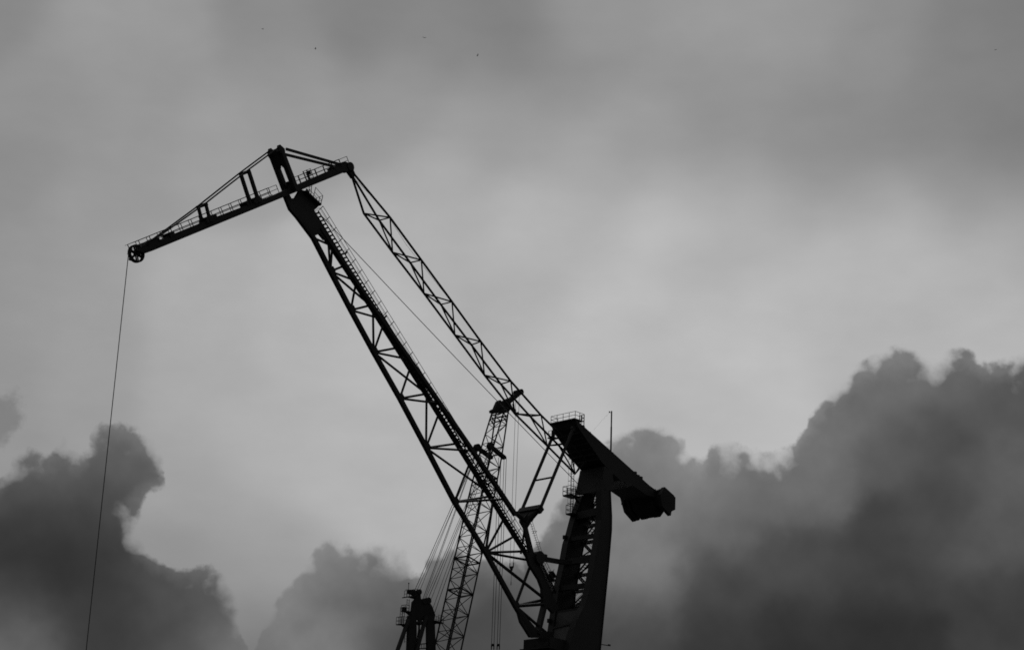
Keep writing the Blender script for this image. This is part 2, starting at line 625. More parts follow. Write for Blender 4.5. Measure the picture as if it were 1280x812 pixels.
# fascia at the front
f0 = outer[0]; f1 = outer[1]
m.bar(f0 + U * .1 - V * 0, f0 + U * .1 - V * (2 * HW), .18, .18)
arm = mk(m, 'counterweight_arm', PLATE)
m = MB()
base = [f0 - V * (2 * HW) - U * 1.6, f0 - V * (2 * HW), f0, f0 - U * 2.1 - Z * 0.0]
fl = [p + Z * .05 for p in base]
m.rail(fl, Z, 1.15, 1.2, .04, .045)
m.box(fl[1].lerp(fl[2], .5) - U * 1.0, V * HW, U * 1.05, Z * .05)
q = fl[3]
m.rail([q, q - V * 1.1], Z, 1.1, .55, .05, .07)
for k in range(5):
    m.tube(q + V * .05 + Z * (-.9 + .35 * k), q - V * .7 + Z * (-.9 + .35 * k), .03, 5)
m.tube(q - Z * 1.4, q + Z * 1.15, .07, 6); m.tube(q - V * .7 - Z * 1.4, q - V * .7 + Z * 1.15, .05, 6)
mk(m, 'railing', STEEL, arm)
m = MB()
foot, top = on(764.5, 563, HW - .15), on(764.5, 513.5, HW - .15)
foot = Vector((top.x, top.y, on(764.5, 563, HW - .15).z))
m.tube(foot - Z * .4, foot.lerp(top, .6), .13, 8); m.tube(foot.lerp(top, .6), top, .11, 8)
h = foot.lerp(top, .95)
m.tube(h, h + U * .42, .03, 5); m.box(h + U * .5 + Z * .05, U * .1, V * .08, Z * .1)
m.tube(h + U * .5, on(742, 537, HW - .3), .009, 4)
mk(m, 'antenna', STEEL, arm)
for t, hh in ((.12, .25), (.2, .15), (.82, .4), (.86, .3), (.9, .45), (.5, .12)):
    p = outer[0].lerp(outer[8], t)
    m = MB()
    m.box(p - V * .4 + Z * hh * .4, U * .25, V * .25, Z * hh * .6)
    mk(m, 'deck_fitting', STEEL, arm)

# ---- counterweights : three slabs hung across the tail of the arm
cw_px = [(830, 608.2), (841.2, 619), (842.8, 626.5), (841.3, 637), (836.4, 644.3), (826, 632), (821, 613)]
CW = 4.5
prof = [on(x, y, CW) for x, y in cw_px]
cen = sum(prof, Vector()) / len(prof)
m = MB()
m.prism([cen.lerp(p, .6) - V * CW for p in prof], V * (CW - .3))
cwt = mk(m, 'counterweight', CONC)
for v0, v1, sc_ in ((2.95, 4.5, 1.03), (-2.2, 2.45, .97), (-4.5, -2.75, 1.0)):
    m = MB()
    if v0 > 0:
        for va, vb, px in ((3.72, 4.5, ((829, 608.5), (841, 619.5), (836.6, 644.3), (825.5, 632), (823.5, 618))),
                           (2.95, 3.66, ((829, 608.8), (842.6, 621.5), (842.3, 636.8), (834, 641), (826, 632), (820, 612.5)))):
            vm = (va + vb) / 2
            m.prism([on(x, y, vm) for x, y in px], V * ((vb - va) / 2))
        mk(m, 'ballast_slab', CONC, cwt)
        continue
    n = 2 if v1 - v0 < 2 else 3
    for k in range(n):
        a, b = v0 + (v1 - v0) * k / n, v0 + (v1 - v0) * (k + 1) / n
        m.prism([cen.lerp(p, sc_ - (.07 * (k % 2) if v0 > 0 else .03 * (k % 2))) + V * ((a + b) / 2 - CW) for p in prof], V * ((b - a) / 2 - .03))
    mk(m, 'ballast_slab', CONC, cwt)
m = MB()
c = on(780.5, 628, -4.0)
m.box(c, U * .5, V * .3, Z * .4); m.box(c + U * .2 + Z * .8, U * .4, V * .3, Z * .3)
m.bar(c + Z * .2, c - U * 2 + V * 1.2 + Z * .4, .5, .5)
mk(m, 'hanger', STEEL, cwt)

# ---- boom
INN = [(402.3, 290), (411.3, 303), (417.5, 312), (475.3, 401), (548.3, 517), (608.5, 614), (628.5, 646), (664, 702)]
OUT = [(397, 280), (411.5, 301), (419, 312), (477.5, 401), (535, 482.6), (586, 556), (626.5, 616.6), (642.7, 641)]
LOW = [(372, 271), (391.5, 297), (413, 339), (438.5, 387.5), (467, 440), (499.7, 497.7), (532.6, 559.4), (568, 627), (607, 690), (644, 757), (667, 795)]


def vw(y):
    return max(.12, min(1.45, 1.45 * (y - 285) / 350.0))


def inn(y): return on(lerp_tab(INN, y), y, -vw(y))
def out(y): return on(lerp_tab(OUT, y), y, vw(y))
def low(k): return on(*LOW[k], 0)


bdir = (low(2) - low(8)).normalized()
bn = V.cross(bdir).normalized()
if bn.z < 0:
    bn = -bn
bars = [(1, 'i', 307), (2, (410.5, 304), 0), (2, (415, 312), 0), (2, 'i', 332), (2, 'o', 351), (2, 'i', 381),
        (3, 'i', 354), (3, 'i', 381.5), (3, 'o', 398), (4, 'i', 387), (4, 'o', 404), (4, 'i', 434.5), (4, 'o', 449), (4, 'i', 491),
        (5, 'i', 460), (5, 'i', 492), (5, 'o', 504), (6, 'i', 493), (6, 'i', 517), (6, 'i', 554), (6, 'o', 563), (6, 'i', 613),
        (7, 'i', 579), (7, 'i', 620), (7, 'o', 623.5), (8, 'i', 626), (8, 'i', 648), (8, 'i', 669.5), (8, 'i', 688.5), (8, 'i', 700)]
m = MB()
for k, c_, y in bars:
    p, q = low(k), (inn(y) if c_ == 'i' else out(y) if c_ == 'o' else on(c_[0], c_[1], 0))
    m.tube(p, q, .165 if k < 8 else .19, 8)
m.tube(low(8), on(677, 745, 0), .24, 8)
m.tube(low(9), on(663, 706, -.6), .22, 8)
m.tube(low(9), on(679, 749, -.7), .25, 8)
m.tube(low(9), on(679, 754.5, .7), .25, 8)
m.tube(on(649, 761, 0), on(686, 793, 0), .22, 8)
# zig-zag between the two upper chords
ys = [300 + 20.5 * k for k in range(17)]
for a, b in zip(ys, ys[1:]):
    k = ys.index(a)
    m.tube(inn(a), out(b - 6) if k % 2 == 0 else out(a - 6), .09, 6)
    m.tube(inn(a), out(a - 7), .09, 6)
boom = mk(m, 'boom', STEEL)
m = MB().polybar([low(k) for k in range(len(LOW) - 1)] + [low(10)], .60, .56, V)
mk(m, 'lower_chord', STEEL, boom)
m = MB()
m.polybar([inn(y) for y in (290, 380, 480, 580, 660, 703)], .58, .56, V)
mk(m, 'upper_chord', STEEL, boom)
m = MB()
m.polybar([out(y) for y in (285, 380, 480, 580, 643)], .58, .56, V)
mk(m, 'upper_chord', STEEL, boom)
# gusset plates at the nodes
for k in range(2, 10):
    m = MB()
    p = low(k)
    m.prism([p + bdir * .9, p + bn * .75 + bdir * .35, p + bn * .75 - bdir * .35, p - bdir * .9, p - bn * .3], V * .28)
    mk(m, 'gusset', STEEL, boom)
# head box where boom and jib meet
m = MB()
hp = [(354.5, 244.5), (361.5, 262), (371, 273), (389.5, 296), (399, 292.5), (405, 300), (409, 298), (405, 288), (395, 272), (391.5, 263), (395, 260), (397.5, 257), (379, 239), (374, 237), (372, 241), (368, 248), (363, 248.5), (360, 243)]
hole = None
m.prism([on(x, y, 0) for x, y in hp], V * .32)
mk(m, 'boom_head', PLATE, boom)
# foot : heavy plates down to the hinge
m = MB()
m.prism([on(x, y, 0) for x, y in ((656, 690), (661, 706), (672.4, 724), (676.5, 735), (677.5, 756), (684, 759), (690, 766), (697, 760), (680, 721), (671, 700), (666, 690))], V * .32)
m.prism([on(x, y, 0) for x, y in ((646, 762), (650, 777), (662, 796), (690, 797), (690, 789), (671, 788), (658, 772), (650, 761))], V * .3)
m.bar(on(680, 757, 0), on(671.5, 792, 0), .55, .9, V)
m.disc(on(672, 697, 0), V, 1.0, 1.5)
mk(m, 'boom_foot', PLATE, boom)
# stair along the back of the boom
S0, S1 = on(395.4, 264, 0), on(659, 689, 0)
L = (S1 - S0).length
sd = (S1 - S0).normalized(); sn = V.cross(sd).normalized()
if sn.z < 0:
    sn = -sn
m = MB()
for s in (-.42, .42):
    m.bar(S0 + V * s, S1 + V * s, .09, .16, sn)
n = int(L / .62)
for k in range(n):
    p = S0 + sd * (L * (k + .5) / n)
    m.bar(p - V * .42, p + V * .42, .24, .06, sn)
mk(m, 'stair', STEEL, boom)
m = MB()
p0 = S0 + sn * .2
m.rail([p0 + V * .45, S1 + V * .45], sn, 1.05, 1.75, .040, .06, mids=(.45,))
m.rail([p0 - V * .45, S1 - V * .45], sn, 1.0, 3.5, .02, .03, mids=())
for t in (.12, .3, .45, .6, .68):
    p = S0.lerp(S1, t) + V * .45
    m.bar(p, p + sn * .55, .2, .2)
mk(m, 'handrail', STEEL, boom)
# landing under the jib
m = MB()
a, b = on(378, 240, 0), on(397, 257.5, 0)
m.bar(a, b, 1.6, .25, bn)
lan = mk(m, 'head_landing', STEEL, boom)
m = MB()
for s in (-.75, .75):
    m.rail([on(388, 247, 0) + V * s, b + V * s], Z.lerp(bn, .25).normalized(), 1.5, 1.2, .035, .05)
m.rail([b - V * .75, b + V * .75], Z.lerp(bn, .25).normalized(), 1.5, .8, .035, .05)
for s in (-.3, .3):
    m.tube(on(387, 247, 0) + V * s, on(387, 247, 0) + V * s + Z * 2.6, .05, 5)
for k in range(7):
    p = on(387, 247, 0) + Z * (.35 * k + .2)
    m.tube(p - V * .3, p + V * .3, .03, 5)
m.bar(on(383, 236, 0), on(393, 254, 0), .2, .16, V)
mk(m, 'railing', STEEL, lan)

# yoke that takes the drive rods
m = MB()
m.prism([on(x, y, 0) for x, y in ((660.5, 639), (665.5, 639), (664, 646), (658, 655), (660, 664), (667, 692), (661.5, 694), (655, 664), (652, 650))], V * .18)
m.bar(on(663, 638, 0) - V * 2.55, on(663, 638, 0) + V * 2.55, 1.0, 1.0, sn)
m.prism([on(663, 638, 0) - V * 2.4, on(663, 638, 0) + V * 2.4, on(659, 652, 0) + V * .6, on(656, 662, 0), on(656, 652, 0) - V * 1.0], U * .35)
m.tube(on(655.5, 662, 0), on(651, 692, -.8), .16, 8)
m.tube(on(645, 641, .8), on(655, 650, 0), .35, 8)
mk(m, 'yoke', PLATE, boom)
m = MB()
for s in (-.35, .35):
    m.tube(on(663, 652, s), on(676, 694, s), .035, 5)
    m.tube(on(663, 652, s) + sn * .5, on(676, 694, s) + sn * .5, .03, 5)
for k in range(16):
    p, q = on(663, 652, 0).lerp(on(676, 694, 0), k / 15), sn * .5
    m.tube(p - V * .35, p + V * .35, .03, 5)
    if k % 5 == 0:
        m.poly([p - V * .35, p - V * .35 + q, p + V * .35 + q, p + V * .35], .03, 5)
p, q = on(674, 702, .2), on(693, 741, .2)
for s in (-.5, .5):
    m.bar(p + V * s, q + V * s, .1, .16, sn)
    m.tube(p + V * s + sn * 1.0, q + V * s + sn * 1.0, .035, 5)
    m.tube(p + V * s + sn * .5, q + V * s + sn * .5, .03, 5)
for k in range(22):
    a = p.lerp(q, (k + .5) / 22)
    m.bar(a - V * .5, a + V * .5, .2, .08, sn)
    if k % 3 == 0:
        for s in (-.5, .5):
            m.tube(a + V * s, a + V * s + sn * 1.0, .035, 5)
a = p.lerp(q, .6) + sn * .7
m.box(a, sd * .7, V * .55, sn * .12); m.box(a + sn * .8, sd * .6, V * .5, sn * .08)
for i in (-1, 1):
    for j in (-1, 1):
        m.tube(a + sd * (.6 * i) + V * (.5 * j), a + sd * (.6 * i) + V * (.5 * j) + sn * 1.2, .04, 5)
mk(m, 'access_ladder', STEEL, boom)

# ---- jib
def jl(x):
    return 317.2 - (x - 180) * .4085


tip, tail = on(178, jl(178), 0), on(433, jl(433), 0)
jd = (tail - tip).normalized(); jn = V.cross(jd).normalized()
if jn.z < 0:
    jn = -jn
m = MB()
gp = [(177, jl(177) - .6), (433, jl(433) - .6), (438, 215), (439, 211), (436, 206.5), (428, 203.5), (421, 205), (416, 211.5), (371, 230.8), (340, 244.6), (262, 274), (225, 289), (197, 300.8), (190, 298), (182, 302.5), (173, 309.5), (168.5, 314.5)]
m.prism([on(x, y, 0) for x, y in gp], V * .8)
m.bar(on(185, jl(185) - .4, 0), on(430, jl(430) - .4, 0), 1.9, .12, jn)
m.disc(on(434, 209.5, 0), V, .62, 1.9, 20)
jib = mk(m, 'jib', PLATE)
JTOP = 8.4


def jt(x):      # upper face of the girder
    return on(x, jl(x) - 7.2, 0)


def post(x, ytop, half, wu, wv):
    """pair of struts standing on the girder under the tie rods"""
    foot = on(x, jl(x) - 6, 0)
    top_ = on(ytop[0], ytop[1], 0)
    d = (top_ - foot).normalized()
    for s in (-1, 1):
        mm = MB()
        mm.bar(foot + V * (half * s), top_ + V * (half * s), wv, wu, jd)
        mm.prism([foot + V * (half * s) + jd * .7, foot + V * (half * s) - jd * .7, foot + V * (half * s) + d * 1.0 - jd * .2, foot + V * (half * s) + d * 1.0 + jd * .2], V * (wv * .5))
        mk(mm, 'strut', PLATE, jib)
    mm = MB()
    mm.bar(top_ - V * (half + .2), top_ + V * (half + .2), .45, .45, jd)
    mk(mm, 'strut_tie', PLATE, jib)
    mm = MB()
    mm.bar(foot + d * .5 - V * half, foot + d * .5 + V * half, .3, .6, d)
    mk(mm, 'strut_tie', PLATE, jib)


post(258.3, (252.5, 257), .92, .34, .34)
post(318.5, (306, 216), .98, .40, .40)
# walkway boxes beside the struts
for x in (265, 308, 212):
    p = jt(x)
    m = MB()
    m.box(p + jn * .25, jd * .42, V * .9, jn * .3)
    mk(m, 'girder_fitting', STEEL, jib)
# peak frame
m = MB()
pk_t, pk_b = on(345, 190, 0), on(364, 240, 0)
pd = (pk_b - pk_t).normalized()
pu = V.cross(pd).normalized()
for s in (-1, 1):
    a, b = pk_t + V * (1.12 * s), pk_b + V * (1.15 * s)
    m.bar(a, b, .75, .62, pu)
    m.prism([a - pd * .75, a + pu * .55, a + pd * .5 + pu * .4, a + pd * .5 - pu * .4, a - pu * .55], V * .38)
a, b = pk_t - pd * .42, pk_t.lerp(pk_b, .40)
m.prism([a - V * .9, a + V * .9, b + V * .9, b + V * .55 , b - pd * .55 + V * .22, b - pd * .55 - V * .22, b - V * .55, b - V * .9], pu * .28)
c = pk_t.lerp(pk_b, .80)
m.bar(c - V * .9, c + V * .9, .25, .3, pd)
m.disc(c + pd * .2, V, .55, .3, 18)
mk(m, 'peak_frame', PLATE, jib)
# tie rods
for s in (-1, 1):
    m = MB()
    f = [on(342.5, 186.5, 0) + V * (1.15 * s), on(306, 213.5, 0) + V * (1.08 * s), on(252.5, 255.5, 0) + V * (.95 * s), on(193, 298.5, 0) + V * (.6 * s)]
    m.polybar(f, .17, .18, jn)
    mk(m, 'tie_rod', PLATE, jib)
for s in (-1, 1):
    m = MB()
    f = [on(352, 188.5, 0) + V * (1.1 * s), on(420, 206.5, 0) + V * (.7 * s)]
    m.polybar(f, .22, .36, jn)
    m.prism([f[1] - jd * 1.4 - jn * .1, f[1] + jd * .8 + jn * .1, f[1] + jd * .8 - jn * .8, f[1] - jd * 1.0 - jn * .8], V * .14)
    mk(m, 'tie_rod', PLATE, jib)
# walkway rails either side of the girder
RN = 1.12
for s, rr, pp in ((-1, .042, .058), (1, .038, .048)):
    m = MB()
    seg = [(160, 297.5), (432, 297.5)]
    for x0, x1 in ((168.5, 344), (371, 432)):
        pa, pb = on(x0, jl(x0) - 7.6, 0) + V * (.95 * s), on(x1, jl(x1) - 7.6, 0) + V * (.95 * s)
        if x0 < 200:
            m.tube(pa + jn * RN, pa + jn * RN - jd * .45, .03, 5)
        m.rail([pa, pb], jn, RN, 1.9, rr, pp, mids=(.35, .5) if s < 0 and x0 < 200 else (.5,))
    mk(m, 'railing', STEEL, jib)
m = MB()
m.bar(on(165, jl(165) - 7.9, 0) - V * .9, on(344, jl(344) - 7.9, 0) - V * .9, .5, .07, jn)
m.bar(on(166, 308.5, 0), on(186, 301.5, 0), .2, .16, jn)
mk(m, 'catwalk', STEEL, jib)
# ladder cage by the peak
m = MB()
c = jt(388)
for i in (-1, 1):
    for j in (-1, 1):
        m.tube(c + jd * (.42 * i) + V * (.42 * j), c + jd * (.42 * i) + V * (.42 * j) + jn * 1.5, .05, 5)
for k in range(5):
    q = c + jn * (.3 * k + .25)
    m.poly([q + jd * .42 + V * .42, q - jd * .42 + V * .42, q - jd * .42 - V * .42, q + jd * .42 - V * .42, q + jd * .42 + V * .42], .03, 5)
m.box(c + jn * 1.0 + jd * .25, jd * .14, V * .3, jn * .3)
m.bar(c - jd * .7, c - jd * .75 + jn * 1.45, .12, .12)
mk(m, 'ladder_cage', STEEL, jib)
# head sheave
wc = on(170.2, 317.0, 0)
RS = 1.16
m = MB()
for s in (-.2, .2):
    m.ring(wc + V * s, V, RS - .22, RS, .13, 36)
    m.disc(wc + V * s, V, .24, .16, 16)
    for k in range(6):
        t = k * math.pi / 3 + .25
        o = jd * math.cos(t) + jn * math.sin(t)
        m.bar(wc + V * s + o * .15, wc + V * s + o * (RS - .1), .16, .12, V)
m.tube(wc - V * .5, wc + V * .5, .14, 10)
mk(m, 'sheave', STEEL, jib)
m = MB()
m.box(on(163.3, 324, 0), U * .16, V * .25, Z * .12)
m.tube(on(163.3, 324, 0), on(169, 319, 0), .1, 6)
mk(m, 'rope_guide', STEEL, jib)
# hoist rope, hanging plumb from the sheave
rt = wc + Vector((U.x, U.y, 0)).normalized() * (RS - .02)
m = MB()
m.tube(rt, Vector((rt.x, rt.y, 9.0)), .055, 6)
rope = mk(m, 'hoist_rope', ROPE)
m = MB()
hb = Vector((rt.x, rt.y, 8.0))
m.prism([hb + Z * 1.0 + V * .2, hb + Z * .6 + V * .45, hb - Z * .6 + V * .4, hb - Z * 1.0, hb - Z * .6 - V * .4, hb + Z * .6 - V * .45, hb + Z * 1.0 - V * .2], U * .3)
P = [hb - Z * 1.0 + V * (.45 * math.sin(t)) - Z * (.55 - .5 * math.cos(t)) for t in [0, .8, 1.6, 2.4, 3.2, 4.0, 4.7]]
m.poly(P, .12, 8)
mk(m, 'hook_block', STEEL)

# stay rope from boom head to mast
m = MB()
p, q = on(398, 265.5, .2), on(722, 604, .2)
pts = []
for k in range(13):
    t = k / 12
    pts.append(p.lerp(q, t) - Z * (.25 * 4 * t * (1 - t)))
m.poly(pts, .055, 5)
mk(m, 'luffing_rope', ROPE)

# ---- tie back : triangular lattice from the jib tail down to the mast
TL = [(454.7, 266.6), (490.7, 315.2), (530, 366.5), (568.6, 418.4), (605.6, 468.5), (643.6, 516.8), (684, 556.8), (719, 592)]
TM = [(474, 275.4), (512.7, 328.2), (551, 380.5), (589.2, 430.8), (626, 479.8), (662.6, 520), (698, 556), (724, 583)]
TR = [(487.6, 271.8), (526.7, 325), (565, 377), (601, 426.7), (638.5, 476.2), (676.3, 518.7), (711, 553), (733, 575)]


def vv(a, b):   # half spread that puts a far/near chord pair on the two readings
    return .62


tl = [on(x, y, 0) for x, y in TL]
tm = [on(x, y, -1.15) for x, y in TM]
tr = [on(x, y, 1.15) for x, y in TR]
t0 = on(437.5, 213, 0)
m = MB()
for k in range(len(TL)):
    m.tube(tl[k], tm[k], .11, 6); m.tube(tl[k], tr[k], .11, 6); m.tube(tm[k], tr[k], .10, 6)
    if k + 1 < len(TL):
        m.tube(tm[k], tl[k + 1], .11, 6); m.tube(tr[k], tl[k + 1], .11, 6)
tie = mk(m, 'tie_back', STEEL)
for pts, s in ((tl, 0), (tm, -.2), (tr, .2)):
    m = MB().poly([t0 + V * s] + pts, .165, 8)
    mk(m, 'chord', STEEL, tie)
m = MB()
m.prism([on(x, y, 0) for x, y in ((432, 211), (439, 210), (443, 219), (440, 223), (435, 216))], V * .35)
mk(m, 'end_fitting', STEEL, tie)
m = MB()
m.poly([on(446, 226, 0), on(480, 262, 0), on(508, 306, 0), on(560, 372, 0)], .02, 5)
mk(m, 'signal_cable', ROPE, tie)

# ---- drive rods between arm and boom
r_t, r_b = on(704.5, 538, 0), on(663.5, 637, 0)
for s in (-1, 1):
    m = MB()
    o = V * (2.3 * s)
    m.tube(r_t + o, r_b + o, .255, 12)
    m.disc(r_t + o, V, .42, .5, 16); m.disc(r_b + o, V, .42, .5, 16)
    mk(m, 'drive_rod', PLATE)
m = MB()
c = r_t.lerp(r_b, .615)
m.tube(c - V * 2.3, c + V * 2.3, .15, 8)
mk(m, 'rod_spreader', STEEL)
m = MB()
c = r_t + V * -2.3
m.box(c + Z * .1 - U * .2, U * .25, V * .5, Z * .35)
m.rail([c + U * .7 + V * .9 - Z * .9, c + U * .7 - V * .6 - Z * .9], Z, 1.1, .7, .04, .05)
m.box(c + U * .2 - Z * .95, U * .6, V * .8, Z * .06)
mk(m, 'rod_landing', STEEL)
m = MB()
a, b = on(669, 696.5, 0), on(702, 702, -.5)
m.bar(a, b, .8, .62)
m.bar(b, on(712, 703, -1.0), .8, .62)
m.box(on(681, 695, 0), U * .3, V * .3, Z * .3)
mk(m, 'luffing_spindle', PLATE)

# ---- machinery house and portal below
zt = on(673, 797.5, 0).z
u_f, u_b = uz(on(671, 799, 0))[0], uz(on(735, 800, 0))[0]
m = MB()
uc, uh = (u_f + u_b) / 2, abs(u_f - u_b) / 2
c = at_uz(uc, zt - 2.6)
m.box(c, U * uh, V * 3.1, Z * 2.6)
house = mk(m, 'machinery_house', STEEL)
m = MB()
m.box(at_uz(uc + .35, zt - 1.6), U * (uh + .3), V * 3.3, Z * .12)
for k in range(7):
    m.box(at_uz(uc - uh + (2 * uh) * (k + .5) / 7, zt - 3.2, 3.13), U * .08, V * .05, Z * 1.6)
m.box(at_uz(u_f + .02, zt - 1.5, -1.2), U * .05, V * .8, Z * .6)
m.box(at_uz(u_f + .25, zt - 1.1, 2.4), U * .3, V * .5, Z * .3)
mk(m, 'house_trim', STEEL, house)
m = MB()
ud = (u_f + u_b) / 2
m.box(at_uz(ud, zt - 5.5), U * (uh + 1.2), V * 4.2, Z * .3)
m.tube(at_uz(0, zt - 8.5), at_uz(0, zt - 5.8), 4.2, 40)
mk(m, 'slewing_deck', STEEL)
m = MB()
zb = zt - 8.5
m.box(at_uz(0, zb - .8), U * 5.5, V * 5.5, Z * .8)
portal = mk(m, 'portal', STEEL)
for i in (-1, 1):
    for j in (-1, 1):
        mm = MB()
        mm.bar(at_uz(4.5 * i, zb - 1.0, 4.5 * j), at_uz(8.0 * i, 3.4, 8.0 * j), 1.6, 1.6, V)
        mm.box(at_uz(8.0 * i, 3.2, 8.0 * j), U * 1.8, V * .6, Z * .55)
        for q in (-1.2, -.4, .4, 1.2):
            mm.disc(at_uz(8.0 * i + q, 2.85, 8.0 * j), V, .35, .5, 14)
        mk(mm, 'portal_leg', STEEL, portal)

# ------------------------------------------------------------------ the lattice-boom crane behind
Bp = Plane(590, 700, 396.0, R(45))
V2, U2 = Bp.v, -Bp.u            # u2 : the way its boom leans
on2 = Bp.on
axis = lambda y: on2(559.3 + (812 - y) * .2215, y, 0)
base2 = on2(545, 860, 0); base2 = Vector((base2.x, base2.y, 1.2))
lat = thing('lattice_crane', 'smaller black crane behind with slim four-chord lattice boom and rope-stayed gantry', 'crane', base2)


def mk2(mb, name, mt, parent=lat, **k):
    return mb.build(name, mt, parent, lat, **k)


ad = (axis(520) - axis(800)).normalized()
an = V2.cross(ad).normalized()
if an.dot(U2) < 0:
    an = -an
Ztop, Zbot = axis(517).z, axis(812).z


def hgt(y):     # half depth of the boom
    return .62 if y < 517 else (.62 + (1.5 - .62) * (y - 517) / 50 if y < 567 else min(1.9, 1.5 + .4 * (y - 567) / 70))


ysn = [512] + [517 + 13.1 * k for k in range(24)]
low_end = axis(812) - ad * 12
node = lambda y, i, j: axis(y) + V2 * (1.92 * i) + an * (hgt(y) * j)
chs = {}
for i in (-1, 1):
    for j in (-1, 1):
        chs[i, j] = [node(y, i, j) for y in ysn]
m = MB()
for k in range(len(ysn) - 1):
    for (c0, c1) in (((-1, -1), (1, -1)), ((-1, 1), (1, 1)), ((-1, -1), (-1, 1)), ((1, -1), (1, 1))):
        a0, a1, b0, b1 = chs[c0][k], chs[c0][k + 1], chs[c1][k], chs[c1][k + 1]
        if k % 2:
            m.tube(a0, b1, .085, 5)
        else:
            m.tube(b0, a1, .085, 5)
        if k % 2 == 0:
            m.tube(a0, b0, .085, 5)
    if k in (7, 15, 18):
        for (c0, c1) in (((-1, -1), (1, -1)), ((-1, 1), (1, 1)), ((-1, -1), (-1, 1)), ((1, -1), (1, 1))):
            m.tube(chs[c0][k], chs[c1][k], .16, 6)
        m.tube(chs[-1, -1][k], chs[1, 1][k], .1, 5)
lb = mk2(m, 'boom', RUST)
foot2 = axis(812) - ad * 14.0
for (i, j), pts in chs.items():
    m = MB().poly(pts + [foot2 + V2 * (1.6 * i) + an * (.3 * j)], .17, 7)
    mk2(m, 'chord', RUST, lb)
# dense steelwork and head block
m = MB()
m.prism([on2(x, y, 0) for x, y in ((614.8, 516), (618.5, 507), (621, 501.5), (624, 499.8), (626.5, 502.5), (629.5, 500), (634, 497.5), (637.5, 505), (636.5, 512), (634, 515.5))], V2 * .4)
m.prism([on2(x, y, 0) for x, y in ((613, 513), (616, 511), (617, 515.5), (614, 516))], V2 * .5)
for y in (519, 523.5):
    for j in (-1, 1):
        m.tube(node(y, -1, j), node(y, 1, j), .13, 6)
    for i in (-1, 1):
        m.tube(node(y, i, -1), node(y + 4, i, 1), .13, 6)
mk2(m, 'boom_head', RUST, lb)
m = MB()
m.bar(on2(631, 505.5, 0), on2(649.5, 490, 0), 1.1, .95, an)
m.disc(on2(650, 489.8, 0), V2, .62, 1.2, 18); m.disc(on2(645.5, 490.5, 0), V2, .55, 1.0, 18)
m.tube(on2(636, 506, 0), on2(641, 512.5, 0), .3, 8); m.tube(on2(641, 512.5, 0), on2(646, 517, 0), .25, 8)
m.disc(on2(642.5, 513, 0), V2, .4, .6, 14); m.disc(on2(646.5, 516.6, 0), V2, .35, .6, 14)
m.tube(on2(640.5, 504, 0), on2(642, 512, 0), .1, 6)
mk2(m, 'fly_jib', RUST, lb)
for a, b, v in (((596.5, 559), (613.5, 571.5), -1.92), ((613, 557.5), (630, 571.5), 1.92)):
    m = MB()
    p, q = on2(*a, v), on2(*b, v)
    m.bar(p, q, .8, .75, V2)
    m.disc(p, V2, .78, .9, 18); m.disc(q, V2, .42, .7, 14)
    mk2(m, 'sheave_bracket', RUST, lb)
m = MB()
m.tube(on2(604, 564, -1.92), on2(618, 560.5, 1.92), .14, 6); m.tube(on2(612, 570, -1.92), on2(627, 567.5, 1.92), .14, 6)
mk2(m, 'bracket_tie', RUST, lb)

# gantry at the left
def px2(pts, v=0.0):
    return [on2(x, y, v) for x, y in pts]


m = MB()
m.prism(px2([(511, 741.5), (510.5, 737), (517, 736.5), (520, 738.2), (525, 741), (525.5, 747.5), (528, 754), (531, 753), (536, 752), (539.5, 757), (543.4, 768), (542, 775.5), (534, 777.5), (531, 771), (527.5, 775), (523, 775.5), (519, 771), (510, 768), (513.5, 764), (515, 752), (518, 748.5), (519.5, 745)]), V2 * .2)
gan = mk2(m, 'gantry', RUST)
for (x, y), r in (((523.6, 739.3), .55), ((530, 751), .6), ((535, 750.2), .66)):
    m = MB(); m.disc(on2(x, y, 0), V2, r, .7, 20)
    mk2(m, 'rope_sheave', RUST, gan)
for pts in ([(509.7, 769), (519.5, 771), (519.8, 792), (518.5, 812), (514, 850), (505, 850), (508.6, 812), (509.5, 790)],
            [(533.2, 775), (542.3, 776), (543, 795), (543.6, 812), (544, 850), (533, 850), (533.4, 812)]):
    m = MB(); m.prism(px2(pts), V2 * .30)
    mk2(m, 'gantry_leg', RUST, gan)
for a, b in (((510.5, 774), (484, 848)), ((532.5, 770), (510.5, 850))):
    m = MB(); m.tube(on2(*a, .6), on2(*b, .6), .44, 12)
    mk2(m, 'back_strut', PLATE, gan)
m = MB()
m.tube(px2([(524, 772)])[0], px2([(523.5, 812)])[0], .2, 8); m.disc(on2(524.5, 778, 0), V2, .45, 1.0, 14)
m.tube(on2(519, 812, 0), on2(524, 782, 0), .12, 6)
m.bar(on2(525, 804.5, 0), on2(534, 803.5, 0), .3, .2); m.bar(on2(524, 810, 0), on2(534, 809.5, 0), .3, .2)
for x in (527, 530):
    m.tube(on2(x, 804, 0), on2(x, 810, 0), .06, 5)
mk2(m, 'gantry_bracing', RUST, gan)
